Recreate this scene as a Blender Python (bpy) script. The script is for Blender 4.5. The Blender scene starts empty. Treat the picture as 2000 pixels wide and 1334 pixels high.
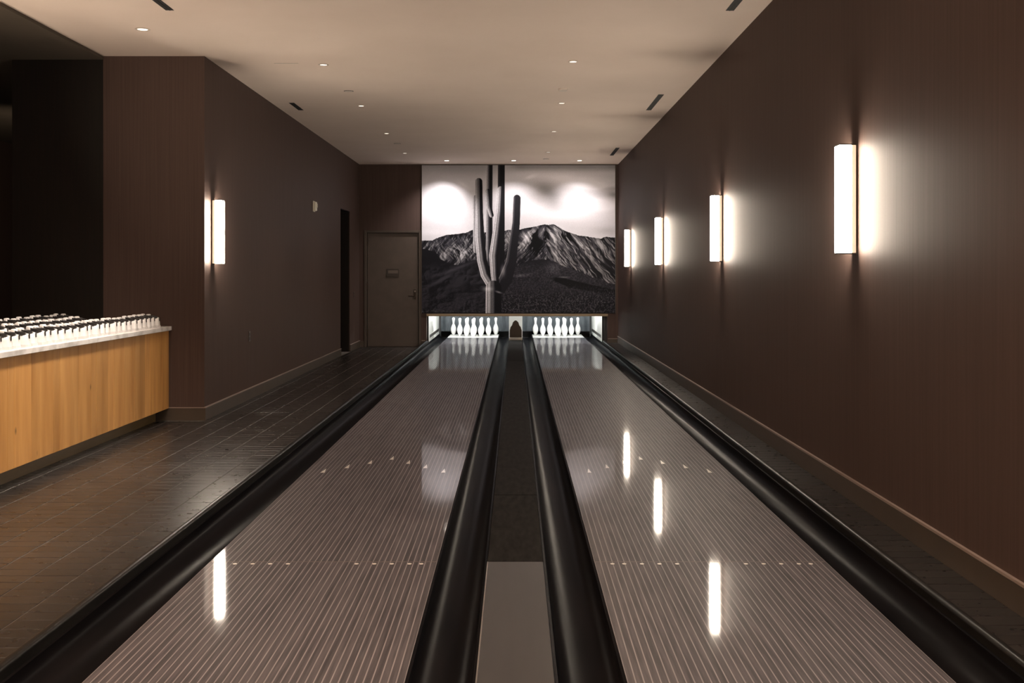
import bpy, bmesh, math, random
import numpy as np
from mathutils import Vector, Matrix

random.seed(7)
rng = np.random.RandomState(5)
PI = math.pi
scene = bpy.context.scene
COL = scene.collection

# ------------------------------------------------------------------ camera, world, lights, exposure
EYE = 1.327                      # camera height above the lane surface (z = 0)
FPX = 1990.0                     # focal length in pixels of the 2000 px wide frame
cam_d = bpy.data.cameras.new('camera')
cam = bpy.data.objects.new('camera', cam_d); COL.objects.link(cam)
cam.location = (0, 0, EYE); cam.rotation_euler = (PI / 2, 0, 0)
cam_d.sensor_width = 36; cam_d.lens = FPX / 2000 * 36
cam_d.shift_x = -6.5 / 2000; cam_d.shift_y = -133 / 2000
cam_d.clip_end = 100
scene.camera = cam

scene.view_settings.view_transform = 'Standard'
scene.view_settings.look = 'None'
scene.view_settings.gamma = 1
scene.view_settings.use_curve_mapping = False
scene.view_settings.exposure = 0.0
scene.cycles.use_denoising = True
scene.cycles.max_bounces = 8
scene.cycles.diffuse_bounces = 5
scene.cycles.glossy_bounces = 4
scene.cycles.sample_clamp_indirect = 6

world = bpy.data.worlds.new('world'); scene.world = world
world.use_nodes = True
world.node_tree.nodes['Background'].inputs[0].default_value = (0.02, 0.016, 0.013, 1)
world.node_tree.nodes['Background'].inputs[1].default_value = 0.3

WARM = (1.0, 0.80, 0.60)
SCONCE_E = 105.0
P_DOWN = 60.0
P_ACCENT = 170.0
P_UP = 430.0

def spot(name, loc, target, power, cone, blend=1.0, size=0.03, color=WARM):
    d = bpy.data.lights.new(name, 'SPOT'); d.energy = power; d.color = color
    d.spot_size = math.radians(cone); d.spot_blend = blend; d.shadow_soft_size = size
    o = bpy.data.objects.new(name, d); COL.objects.link(o)
    o.location = loc
    o.rotation_euler = (Vector(target) - Vector(loc)).to_track_quat('-Z', 'Y').to_euler()
    return o

def area(name, loc, rot, power, sx, sy, color=WARM):
    d = bpy.data.lights.new(name, 'AREA'); d.shape = 'RECTANGLE'; d.size = sx; d.size_y = sy
    d.energy = power; d.color = color
    o = bpy.data.objects.new(name, d); COL.objects.link(o)
    o.location = loc; o.rotation_euler = rot
    return o

CEIL = 3.417
LFLOOR = -0.085
XR = 1.969           # right wall
XL = -2.99           # left wall
YB = 19.53           # back wall
YJ = 9.80            # wall that faces the room beside the counter
XS = -3.964          # edge of the pale ceiling

# unseen fill lights added to brighten the ceiling and the side room
area('ceiling_fill', (-1.9, 1.0, 2.3), (PI, 0, 0), P_UP, 3.0, 1.6)
spot('left_ceiling_fill', (-5.2, 6.3, 1.7), (-2.0, 9.2, CEIL), 240, 70)  # added out of view to lift the left part of the ceiling
spot('side_room_fill', (-5.6, 12.5, 2.2), (-8.0, 16.5, 2.4), 60, 165)  # added fill that keeps the room beyond the alcove from going black
# downlights over the floor and lanes
for y in (17.7, 15.2, 12.7, 10.2, 7.65, 5.15, 2.6):
    spot('downlight_lamp', (-1.92, y, CEIL - 0.012), (-1.92, y, 0), P_DOWN, 84)
    spot('downlight_lamp', (0.57, y, CEIL - 0.012), (0.57, y, 0), P_DOWN * 0.25, 75)
# downlights over the counter
for x, y in ((-3.19, 8.72), (-3.19, 6.2)):
    spot('downlight_lamp', (x, y, CEIL - 0.012), (x - 0.35, y, 0), 55, 80)
spot('counter_lamp', (-2.45, 7.3, CEIL - .012), (-3.7, 7.7, 0.6), 980, 78, size=.22, color=(1, .87, .74))
spot('counter_lamp', (-2.45, 5.2, CEIL - .012), (-3.6, 5.6, 0.6), 700, 78, size=.22, color=(1, .87, .74))
# accent lights washing the picture
for x in (-1.27, -0.03, 1.19):
    spot('accent_lamp', (x, 18.86, CEIL - 0.02), (x - (.26 if x < -1 else .03), YB, 1.45 if x < -1 else 1.0), P_ACCENT * (.98 if x < -1 else .62), 96 if x < -1 else 104, 1.0, 0.03, (1.0, .93, .90))

# ------------------------------------------------------------------ materials
def mat(name, color=(.5, .5, .5), rough=.5, metal=0.0, spec=.5, coat=0.0, coat_rough=.03, ior=1.5):
    m = bpy.data.materials.new(name); m.use_nodes = True
    b = m.node_tree.nodes['Principled BSDF']
    b.inputs['Base Color'].default_value = (*color, 1)
    b.inputs['Roughness'].default_value = rough
    b.inputs['Metallic'].default_value = metal
    b.inputs['IOR'].default_value = ior
    b.inputs['Specular IOR Level'].default_value = spec
    b.inputs['Coat Weight'].default_value = coat
    b.inputs['Coat Roughness'].default_value = coat_rough
    return m

def nodes(m):
    return m.node_tree.nodes, m.node_tree.links, m.node_tree.nodes['Principled BSDF']

def add_noise(m, c1, c2, scale=(1, 1, 1), nscale=5, detail=4, bump=0.0, per_object=0.0, rough_var=None, p0=.3, p1=.7, bdist=.002):
    N, L, b = nodes(m)
    tc = N.new('ShaderNodeTexCoord'); mp = N.new('ShaderNodeMapping')
    mp.inputs['Scale'].default_value = scale
    geo = N.new('ShaderNodeNewGeometry')
    oi = N.new('ShaderNodeObjectInfo')
    L.new(geo.outputs['Position'], mp.inputs['Vector'])
    vec = mp.outputs['Vector']
    if per_object:
        ad = N.new('ShaderNodeVectorMath'); ad.operation = 'MULTIPLY_ADD'
        cmb = N.new('ShaderNodeCombineXYZ')
        for k in range(3): L.new(oi.outputs['Random'], cmb.inputs[k])
        ad.inputs[1].default_value = (37, 91, 53)
        L.new(cmb.outputs[0], ad.inputs[0]); L.new(vec, ad.inputs[2]); vec = ad.outputs[0]
    nz = N.new('ShaderNodeTexNoise'); nz.inputs['Scale'].default_value = nscale; nz.inputs['Detail'].default_value = detail
    L.new(vec, nz.inputs['Vector'])
    cr = N.new('ShaderNodeValToRGB')
    cr.color_ramp.elements[0].position = p0; cr.color_ramp.elements[0].color = (*c1, 1)
    cr.color_ramp.elements[1].position = p1; cr.color_ramp.elements[1].color = (*c2, 1)
    L.new(nz.outputs['Fac'], cr.inputs['Fac'])
    out = cr.outputs['Color']
    if per_object:
        mr = N.new('ShaderNodeMapRange'); mr.inputs['To Min'].default_value = 1 - per_object; mr.inputs['To Max'].default_value = 1 + per_object
        L.new(oi.outputs['Random'], mr.inputs['Value'])
        vm = N.new('ShaderNodeVectorMath'); vm.operation = 'SCALE'
        L.new(out, vm.inputs[0]); L.new(mr.outputs[0], vm.inputs['Scale']); out = vm.outputs[0]
    L.new(out, b.inputs['Base Color'])
    if bump:
        bp = N.new('ShaderNodeBump'); bp.inputs['Strength'].default_value = bump; bp.inputs['Distance'].default_value = bdist
        L.new(nz.outputs['Fac'], bp.inputs['Height']); L.new(bp.outputs[0], b.inputs['Normal'])
    if rough_var:
        mr2 = N.new('ShaderNodeMapRange'); mr2.inputs['To Min'].default_value = rough_var[0]; mr2.inputs['To Max'].default_value = rough_var[1]
        L.new(nz.outputs['Fac'], mr2.inputs['Value']); L.new(mr2.outputs[0], b.inputs['Roughness'])
    return m

def emis(name, color, strength):
    m = bpy.data.materials.new(name); m.use_nodes = True
    N, L = m.node_tree.nodes, m.node_tree.links
    b = N['Principled BSDF']
    b.inputs['Base Color'].default_value = (*[min(1, c) * .8 for c in color], 1)
    b.inputs['Emission Color'].default_value = (*color, 1)
    b.inputs['Emission Strength'].default_value = strength
    return m

M = {}
M['wall'] = add_noise(mat('wallcovering', rough=.6, ior=1.2), (.070, .046, .039), (.084, .056, .048), (14, 14, .18), 6, 3, bump=.12, bdist=.001)
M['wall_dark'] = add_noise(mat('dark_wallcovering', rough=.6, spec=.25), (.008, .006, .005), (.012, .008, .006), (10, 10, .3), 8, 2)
M['ceiling'] = add_noise(mat('ceiling_paint', rough=.9, spec=.2), (.80, .68, .60), (.84, .72, .64), (1, 1, 1), 1.4, 5)
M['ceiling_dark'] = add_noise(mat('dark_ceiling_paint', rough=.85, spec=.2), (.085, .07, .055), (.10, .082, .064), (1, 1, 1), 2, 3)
M['base'] = add_noise(mat('baseboard_paint', rough=.5), (.055, .040, .028), (.065, .047, .034), (1, 1, 1), 6, 2)
M['base_lip'] = add_noise(mat('baseboard_top_paint', rough=.4), (.26, .20, .175), (.29, .225, .20), (1, 1, 1), 6, 2)
M['tile'] = add_noise(mat('floor_tile_glaze', rough=.3, spec=.5), (.013, .011, .0105), (.022, .019, .018), (5, 5, 5), 3, 2, per_object=.18, rough_var=(.24, .34))
M['grout'] = add_noise(mat('grout', rough=.7), (.10, .088, .08), (.13, .115, .105), (1, 1, 1), 30, 3)
M['board'] = add_noise(mat('lane_board', rough=.5, ior=1.12, coat=.38, coat_rough=.05), (.046, .042, .050), (.106, .097, .108), (22, 1.1, 1), 3, 5, per_object=.12, p0=.25, p1=.75)
M['stripe'] = add_noise(mat('lane_pinstripe', rough=.5, ior=1.12, coat=.38, coat_rough=.05), (.215, .20, .215), (.27, .25, .27), (1, 1, 1), 5, 2)
M['joint'] = add_noise(mat('lane_joint', rough=.5, ior=1.12, coat=.38, coat_rough=.05), (.15, .13, .13), (.20, .17, .165), (4, 4, 4), 5, 2)
M['mark'] = mat('lane_marker', (.85, .8, .76), .3, coat=.8)
M['deck'] = add_noise(mat('pin_deck', rough=.35), (.62, .60, .57), (.70, .68, .65), (1, 1, 1), 6, 2)
M['gutter'] = add_noise(mat('gutter_plastic', rough=.3, ior=1.045), (.005, .005, .006), (.009, .008, .009), (2, .3, 2), 5, 3, rough_var=(.27, .34))
M['cap'] = add_noise(mat('gutter_cap_plastic', rough=.35, ior=1.2), (.009, .009, .009), (.016, .015, .014), (2, .5, 2), 6, 3)
M['div_near'] = add_noise(mat('divider_cap_smooth', rough=.3, ior=1.5), (.030, .029, .031), (.040, .039, .041), (3, .5, 3), 5, 3)
M['div_far'] = add_noise(mat('divider_cap_textured', rough=.5, ior=1.05), (.010, .009, .009), (.022, .021, .020), (5, 1.2, 3), 6, 5)  # darker and more mottled than the nearest section
M['chrome'] = mat('chrome_edge', (.75, .73, .7), .2, 1.0)
M['black'] = mat('black_paint', (.006, .005, .005), .5)
M['blackgloss'] = mat('black_gloss', (.008, .008, .009), .2)
M['pin'] = mat('pin_plastic', (.88, .86, .82), .2, coat=.5)
M['pin_stripe'] = mat('pin_neck_stripe', (.28, .22, .22), .3)
M['kick'] = add_noise(mat('kickback_panel', rough=.45), (.66, .65, .60), (.74, .73, .68), (1, 6, 3), 2, 4)
M['curtain'] = add_noise(mat('pit_curtain', rough=.6), (.050, .058, .066), (.085, .095, .105), (9, 1, 2), 3, 4, bump=.3)
M['oakbeam'] = add_noise(mat('beam_wood', rough=.45), (.20, .135, .075), (.27, .19, .11), (1, 20, 20), 3, 4)
M['sconce_on'] = emis('sconce_diffuser', (1.0, .86, .70), SCONCE_E)
M['sconce_edge'] = emis('sconce_acrylic_edge', (1.0, .80, .58), 0.62)
M['housing'] = mat('sconce_housing', (.03, .025, .02), .4)
M['lens'] = emis('downlight_lens', (1.0, .86, .74), 2.0)
M['lens_hot'] = emis('accent_lens', (1.0, .9, .8), 60.0)
M['trimring'] = mat('downlight_trim', (.62, .54, .47), .5)
M['trimbronze'] = mat('detector_plastic', (.72, .64, .57), .5)
M['slot'] = mat('vent_slot', (.003, .002, .002), .8)
M['door'] = add_noise(mat('door_paint', rough=.45), (.062, .044, .034), (.075, .054, .042), (2, 2, 2), 3, 3)
M['doorframe'] = mat('door_frame_paint', (.055, .040, .030), .45)
M['doorgap'] = mat('door_gasket', (.006, .004, .003), .7)
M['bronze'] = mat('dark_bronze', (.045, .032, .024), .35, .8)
M['nickel'] = mat('brushed_nickel', (.45, .40, .36), .3, 1.0)
M['plate'] = mat('sign_plate', (.028, .018, .013), .4)
M['plate_in'] = mat('sign_insert', (.10, .075, .06), .4)
M['white'] = mat('white_plastic', (.80, .76, .66), .4)
M['wallplate'] = mat('wall_plate', (.045, .028, .024), .4)
M['marble'] = add_noise(mat('marble', rough=.2), (.52, .50, .49), (.82, .80, .79), (1, 1, 1), 7, 8, p0=.34, p1=.56)
M['kick_plate'] = add_noise(mat('toe_kick', rough=.4), (.10, .065, .025), (.13, .085, .035), (1, 1, 8), 4, 3)
M['shoe'] = add_noise(mat('white_leather', rough=.4), (.78, .76, .76), (.88, .86, .86), (1, 1, 1), 20, 2)
M['shoe_black'] = mat('black_leather', (.012, .010, .010), .4)
M['sole'] = mat('shoe_sole', (.62, .60, .60), .6)
# oak veneer with long vertical grain and small knots
wm = add_noise(mat('oak_veneer', rough=.42, spec=.4), (.40, .185, .048), (.60, .32, .105), (16, 5, .55), 2.2, 6, bump=.04, per_object=.17, p0=.28, p1=.74)
M['oak'] = wm
N, L, b = nodes(wm)
src = b.inputs['Base Color'].links[0].from_socket
vor = N.new('ShaderNodeTexVoronoi'); vor.inputs['Scale'].default_value = 1.0
mp = N.new('ShaderNodeMapping'); mp.inputs['Scale'].default_value = (4.6, 4.6, 2.6)
g = N.new('ShaderNodeNewGeometry'); L.new(g.outputs['Position'], mp.inputs[0]); L.new(mp.outputs[0], vor.inputs[0])
mr = N.new('ShaderNodeMapRange'); mr.inputs['From Min'].default_value = .015; mr.inputs['From Max'].default_value = .085
mr.inputs['To Min'].default_value = .35; mr.inputs['To Max'].default_value = 1
L.new(vor.outputs['Distance'], mr.inputs[0])
sc = N.new('ShaderNodeVectorMath'); sc.operation = 'SCALE'
L.new(src, sc.inputs[0]); L.new(mr.outputs[0], sc.inputs['Scale']); L.new(sc.outputs[0], b.inputs['Base Color'])

# ------------------------------------------------------------------ mesh helpers
def link(name, me, m=None, parent=None, loc=None):
    o = bpy.data.objects.new(name, me); COL.objects.link(o)
    if m is not None and me is not None and not me.materials: me.materials.append(m)
    if parent is not None: o.parent = parent
    if loc is not None: o.location = loc
    return o

def mesh_of(name, bm, smooth=False):
    bmesh.ops.recalc_face_normals(bm, faces=bm.faces)
    me = bpy.data.meshes.new(name); bm.to_mesh(me); bm.free()
    if smooth:
        me.polygons.foreach_set('use_smooth', [True] * len(me.polygons))
        me.set_sharp_from_angle(angle=math.radians(38))
    return me

def box(bm, x0, x1, y0, y1, z0, z1, bev=0.0, mi=0):
    r = bmesh.ops.create_cube(bm, size=1.0)
    vs = r['verts']
    bmesh.ops.scale(bm, vec=(x1 - x0, y1 - y0, z1 - z0), verts=vs)
    bmesh.ops.translate(bm, vec=((x0 + x1) / 2, (y0 + y1) / 2, (z0 + z1) / 2), verts=vs)
    if bev:
        es = list({e for v in vs for e in v.link_edges})
        bmesh.ops.bevel(bm, geom=es, offset=bev, segments=1 if bev < .004 else 2, profile=.5, affect='EDGES')

def boxes(name, lst, m, parent=None, bev=0.0, loc=None, smooth=False):
    bm = bmesh.new()
    for q in lst: box(bm, *q, bev=bev)
    return link(name, mesh_of(name, bm, smooth), m, parent, loc)

def lathe_mesh(name, prof, seg=20, axis='z'):
    bm = bmesh.new(); rings = []
    for r, z in prof:
        if r < 1e-6: rings.append([bm.verts.new((0, 0, z))])
        else: rings.append([bm.verts.new((r * math.cos(2 * PI * k / seg), r * math.sin(2 * PI * k / seg), z)) for k in range(seg)])
    for a, c in zip(rings, rings[1:]):
        for k in range(seg):
            k2 = (k + 1) % seg
            if len(a) == 1: bm.faces.new((a[0], c[k], c[k2]))
            elif len(c) == 1: bm.faces.new((a[k], a[k2], c[0]))
            else: bm.faces.new((a[k], a[k2], c[k2], c[k]))
    for rr in (rings[0], rings[-1]):
        if len(rr) > 1: bm.faces.new(rr)
    return mesh_of(name, bm, True)

def extrude_y(name, prof, y0, y1, smooth=True, close=True):
    """closed XZ profile extruded along Y"""
    bm = bmesh.new()
    a = [bm.verts.new((x, y0, z)) for x, z in prof]
    c = [bm.verts.new((x, y1, z)) for x, z in prof]
    n = len(prof)
    for k in range(n if close else n - 1):
        bm.faces.new((a[k], a[(k + 1) % n], c[(k + 1) % n], c[k]))
    if close:
        bm.faces.new(a); bm.faces.new(c)
    return mesh_of(name, bm, smooth)

def tag(o, label=None, cat=None, group=None, kind=None):
    if label: o['label'] = label
    if cat: o['category'] = cat
    if group: o['group'] = group
    if kind: o['kind'] = kind
    return o

def empty(name, loc, label, cat, group=None, rz=0.0):
    o = bpy.data.objects.new(name, None); COL.objects.link(o)
    o.location = loc; o.rotation_euler = (0, 0, rz); o.empty_display_size = .1
    return tag(o, label, cat, group)

def copy_tree(o, parent=None):
    c = o.copy(); COL.objects.link(c)
    if parent is not None: c.parent = parent
    for ch in list(o.children): copy_tree(ch, c)
    return c

def struct(name, lst, m, bev=0.0, parent=None):
    o = boxes(name, lst, m, parent, bev)
    o['kind'] = 'structure'
    return o

ORD = ['first', 'second', 'third', 'fourth', 'fifth', 'sixth', 'seventh', 'eighth', 'ninth', 'tenth', 'eleventh', 'twelfth', 'thirteenth', 'fourteenth', 'fifteenth']

# ------------------------------------------------------------------ the room
T = .15
floor = struct('floor', [(-8, -1.717, -4, YB + .1, -.30, LFLOOR - .0023), (-1.717, 1.717, -4, 2.5, -.30, LFLOOR + .06),
                         (-1.717, 1.717, 2.5, YB + .1, -.30, -.125),
                         (1.717, XR + .02, -4, YB + .1, -.30, -.0023)], M['grout'])
struct('ceiling', [(XS, XR + T, -4, YB + T, CEIL, CEIL + .2)], M['ceiling'])
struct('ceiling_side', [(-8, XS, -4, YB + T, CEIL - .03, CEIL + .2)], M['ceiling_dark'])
struct('wall_right', [(XR, XR + T, -4, YB + T, -.30, CEIL)], M['wall'])
struct('wall_left', [(XL - T, XL, YJ, 17.43, -.30, CEIL), (XL - T, XL, 18.40, YB + T, -.30, CEIL),
                     (XL - T, XL, 17.43, 18.40, 2.445, CEIL)], M['wall'])
# the dark passage behind the opening in the left wall
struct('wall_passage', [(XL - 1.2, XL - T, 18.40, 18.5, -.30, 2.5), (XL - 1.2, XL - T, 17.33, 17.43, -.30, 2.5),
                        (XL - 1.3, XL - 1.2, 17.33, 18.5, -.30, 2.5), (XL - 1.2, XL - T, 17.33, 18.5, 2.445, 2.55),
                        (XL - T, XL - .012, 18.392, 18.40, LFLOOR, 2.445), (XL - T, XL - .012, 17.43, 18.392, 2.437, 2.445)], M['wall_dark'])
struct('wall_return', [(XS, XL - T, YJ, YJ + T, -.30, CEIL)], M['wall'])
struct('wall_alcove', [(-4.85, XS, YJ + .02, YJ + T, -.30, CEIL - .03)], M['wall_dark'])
struct('wall_side', [(-8, -4.86, YB, YB + T, -.30, CEIL), (-8 - T, -8, -4, YB + T, -.30, CEIL)], M['wall'])
struct('wall_behind', [(-8, XR + T, -4 - T, -4, -.30, CEIL)], M['wall'])
# back wall with the door opening and the low opening of the pin area
DX0, DX1, DZ1 = -2.865, -1.835, 2.125
OX0, OX1, OZ1 = -1.705, 1.765, .51
struct('wall_back', [(XL, DX0, YB, YB + T, -.30, CEIL), (DX0, DX1, YB, YB + T, DZ1, CEIL), (DX1, OX0, YB, YB + T, -.30, CEIL),
                     (OX0, OX1, YB, YB + T, OZ1, CEIL), (OX1, XR, YB, YB + T, -.30, CEIL),
                     (DX0, DX1, YB + .13, YB + T, -.30, DZ1)], M['wall'])

# baseboards (a pale-topped board)
def baseboard(name, q, lip):
    o = struct(name, [q], M['base'])
    p = boxes('lip', [lip], M['base_lip'], o)
    return o
BH = .118
baseboard('baseboard_right', (XR - .012, XR, -4, YB, 0.0, BH), (XR - .016, XR, -4, YB, BH - .001, BH + .011))
o = struct('baseboard_left', [(XL, XL + .014, YJ, 17.43, LFLOOR, LFLOOR + BH), (XL, XL + .014, 18.40, YB, LFLOOR, LFLOOR + BH)], M['base'])
boxes('lip', [(XL, XL + .018, YJ - .018, 17.43, LFLOOR + BH, LFLOOR + BH + .01), (XL, XL + .018, 18.40, YB, LFLOOR + BH, LFLOOR + BH + .01)], M['base_lip'], o)
baseboard('baseboard_return', (-3.9, XL + .014, YJ - .014, YJ, LFLOOR, LFLOOR + BH), (-3.9, XL + .0, YJ - .018, YJ, LFLOOR + BH, LFLOOR + BH + .006))
o = struct('baseboard_back', [(XL + .014, DX0 - .04, YB - .012, YB, LFLOOR, LFLOOR + BH), (DX1 + .04, OX0 - .02, YB - .012, YB, LFLOOR, LFLOOR + BH),
                              (OX1 + .01, XR - .012, YB - .012, YB, 0, .07)], M['base'])
boxes('lip', [(DX1 + .04, OX0 - .02, YB - .016, YB, LFLOOR + BH, LFLOOR + BH + .01), (OX1 + .01, XR - .012, YB - .016, YB, .07, .08)], M['base_lip'], o)

# floor tiles, 0.213 x 0.1 m, stacked; those that show largest are parts of their own
TW, TD, GR = .213, .1016, .0035
cands = []
def vis(x0, x1, y0, z):
    yc = y0 + TD / 2
    if yc < 3.3: return 0
    px0 = 1006.5 + FPX * x0 / yc; px1 = 1006.5 + FPX * x1 / yc; py = 534 + FPX * (EYE - z) / yc
    if px1 < 2 or px0 > 1998 or py > 1330: return 0
    return 1.0 / yc ** 3
cols = []
x = -1.7205
GX = .006
xs = [(-1.827 + GX, -1.7205)]
for k in range(8):
    xs.append((-1.827 - TW * (k + 1) + GX, -1.827 - TW * k))
y = 1.0; row = 0
while y < YB - .02:
    for (a, c) in xs:
        lim = XL + .014 if y > YJ - .1 else -3.43
        a2 = max(a, lim)
        if c - a2 < .02: continue
        cands.append((vis(a2, c, y, LFLOOR), a2, c, y, LFLOOR))
    cands.append((vis(1.748, 1.957, y, 0) , 1.748, 1.748 + TW - GR, y, 0.0))
    y += TD; row += 1
cands.sort(key=lambda q: -q[0])
tm = {}
def tile_mesh(w, d):
    key = (round(w, 3), round(d, 3))
    if key not in tm:
        bm = bmesh.new(); h = .008; e = .0016
        lo = [bm.verts.new((sx * w / 2, sy * d / 2, -h)) for sx, sy in ((-1, -1), (1, -1), (1, 1), (-1, 1))]
        mi = [bm.verts.new((sx * w / 2, sy * d / 2, -e)) for sx, sy in ((-1, -1), (1, -1), (1, 1), (-1, 1))]
        up = [bm.verts.new((sx * (w / 2 - e), sy * (d / 2 - e), 0)) for sx, sy in ((-1, -1), (1, -1), (1, 1), (-1, 1))]
        for k in range(4):
            k2 = (k + 1) % 4
            bm.faces.new((lo[k], lo[k2], mi[k2], mi[k])); bm.faces.new((mi[k], mi[k2], up[k2], up[k]))
        bm.faces.new(up)
        me = mesh_of('tile', bm); me.materials.append(M['tile']); tm[key] = me
    return tm[key]
V, F = [], []
for i, (s, a, c, y, z) in enumerate(cands):
    w, d = c - a, TD - GR
    cx, cy = (a + c) / 2, y + d / 2
    rx, ry, dz = rng.normal(0, .0042), rng.normal(0, .0012), rng.uniform(-.0004, .0004)
    if i < 298 and s > 0:
        o = link('tile', tile_mesh(w, d), None, floor, (cx, cy, z + dz)); o.rotation_euler = (rx, ry, 0)
    else:
        n = len(V); e = .0016
        for (hx, hy, zz) in ((w / 2, d / 2, -.008), (w / 2 - 0, d / 2, -e), (w / 2 - e, d / 2 - e, 0)):
            for sx, sy in ((-1, -1), (1, -1), (1, 1), (-1, 1)):
                V.append((cx + sx * hx, cy + sy * hy, z + dz + zz + sy * hy * rx - sx * hx * ry))
        for q in (0, 4):
            for k in range(4):
                k2 = (k + 1) % 4
                F.append((n + q + k, n + q + k2, n + q + 4 + k2, n + q + 4 + k))
        F.append((n + 8, n + 9, n + 10, n + 11))
me = bpy.data.meshes.new('tiling'); me.from_pydata(V, [], F); me.update()
o = link('tiling', me, M['tile'], floor); o['kind'] = 'stuff'

# ------------------------------------------------------------------ bowling lanes
JOINTS = [2.50, 4.69, 8.41, 12.17, 15.90, 19.65, 21.05]
def lane(x0, x1, label):
    t = empty('bowling_lane', ((x0 + x1) / 2, JOINTS[0], 0), label, 'bowling lane')
    cx = (x0 + x1) / 2; w = x1 - x0; Y0 = JOINTS[0]
    o = boxes('lane_bed', [(-w / 2, w / 2, 0, 21.05 - Y0, -.12, -.00015)], M['stripe'], t)
    o['label'] = 'pale core showing as pinstripes between the boards'
    n = 39; pitch = w / n; gap = .0046
    for a, c in zip(JOINTS, JOINTS[1:]):
        bm = bmesh.new(); box(bm, -(pitch - gap) / 2, (pitch - gap) / 2, 0, c - a - .004, -.0001, 0)
        me = mesh_of('board', bm); me.materials.append(M['board'])
        me2 = None
        for k in range(n):
            o = link('board', me, None, t, (-w / 2 + pitch * (k + .5), a - Y0, 0))
    # transverse joints
    for yj in JOINTS[1:-1]:
        boxes('joint_strip', [(-w / 2, w / 2, yj - Y0 - .005, yj - Y0 + .001, -.001, .0003)], M['joint'], t)
    # pin deck
    boxes('pin_deck', [(-w / 2, w / 2, 21.05 - Y0, 22.20 - Y0, -.12, 0)], M['deck'], t)
    # arrows
    bm = bmesh.new()
    pts = [(0, .10), (.014, -.045), (.004, -.03), (-.004, -.03), (-.014, -.045)]
    pts = [(0, .085), (.0135, -.055), (-.0135, -.055)]
    lo = [bm.verts.new((px, py, -.0002)) for px, py in pts]; up = [bm.verts.new((px, py, .0006)) for px, py in pts]
    bm.faces.new(lo); bm.faces.new(up)
    for k in range(3): bm.faces.new((lo[k], lo[(k + 1) % 3], up[(k + 1) % 3], up[k]))
    am = mesh_of('arrow', bm); am.materials.append(M['mark'])
    for k in range(-3, 4):
        link('arrow', am, None, t, (.1340 * k, 7.316 - .158 * abs(k) - Y0, 0))
    dm = lathe_mesh('dot', [(.010, -.0002), (.010, .0006)], 12); dm.materials.append(M['mark'])
    for q in (.157, .238, .318, .399, .453):
        for sgn in (-1, 1): link('dot', dm, None, t, (sgn * q, 4.655 - Y0, 0))
    return t
LANE = [(-1.405, -.360), (.364, 1.429)]
lane(*LANE[0], 'left bowling lane of dark boards with pale pinstripes and arrow markers')
lane(*LANE[1], 'right bowling lane of dark pinstriped boards with lamp reflections, nearest the right wall')

def gutter(xa, xb, label, y1=22.45, dep=.088):
    """half-round channel from xa to xb"""
    w = xb - xa; c = (xa + xb) / 2
    prof = [(-w / 2, -.004)]
    n = 18
    lip = .010; r = w / 2 - lip
    for k in range(n + 1):
        a = PI * k / n
        prof.append((-r * math.cos(a), -.006 - dep * math.sin(a) ** .8))
    prof.append((w / 2, -.004))
    prof += [(w / 2, -.118), (-w / 2, -.118)]
    me = extrude_y('gutter', prof, 0, y1 - 2.5)
    o = link('lane_gutter', me, M['gutter'], None, (c, 2.5, 0))
    return tag(o, label, 'gutter')
gutter(-1.676, -1.4055, 'black gutter channel between the tiled floor and the left lane')
gutter(-.3595, -.130, 'black gutter channel along the right edge of the left lane')
gutter(.130, .3635, 'black gutter channel along the left edge of the right lane')
gutter(1.4295, 1.676, 'black gutter channel between the right lane and the right wall')
def cap(xa, xb, label):
    h = .040; r = .014
    prof = [(xa, -.12), (xa, h - r)]
    for k in range(5):
        a = PI / 2 * k / 4; prof.append((xa + r - r * math.cos(a), h - r + r * math.sin(a)))
    for k in range(5):
        a = PI / 2 * k / 4; prof.append((xb - r + r * math.sin(a), h - r + r * math.cos(a)))
    prof.append((xb, -.12))
    c = (xa + xb) / 2
    me = extrude_y('cap', [(x - c, z) for x, z in prof], 0, YB - .01 - 2.5)
    return tag(link('gutter_cap', me, M['cap'], None, (c, 2.5, 0)), label, 'rail')
cap(-1.717, -1.6765, 'rounded dark rail capping the outer edge of the left gutter by the tiles')
o = cap(1.6765, 1.717, 'rounded dark rail capping the outer edge of the right gutter by the right wall')

# divider between the lanes
t = empty('lane_divider', (0, 2.5, 0), 'dark capped divider running between the two bowling lanes', 'lane divider')
boxes('divider_core', [(-.1295, .1295, 0, 18.9, -.12, -.012)], M['black'], t)
boxes('divider_cap', [(-.128, .129, 0, 2.185, -.012, .002)], M['div_near'], t, .003)['label'] = 'smooth grey cap section nearest the viewer'
boxes('divider_cap', [(-.128, .129, 2.19, 3.595, -.012, .001)], M['div_far'], t, .003)
boxes('divider_cap', [(-.128, .129, 3.60, 7.995, -.012, .001)], M['div_far'], t, .003)
boxes('divider_cap', [(-.128, .129, 8.00, 12.995, -.012, .001)], M['div_far'], t, .003)
boxes('divider_cap', [(-.128, .129, 13.0, 17.6, -.012, .001)], M['div_far'], t, .003)
boxes('edge_strip', [(-.1295, -.1245, 0, 2.18, -.010, .0035)], M['chrome'], t)['label'] = 'thin bright metal edge strip'

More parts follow.
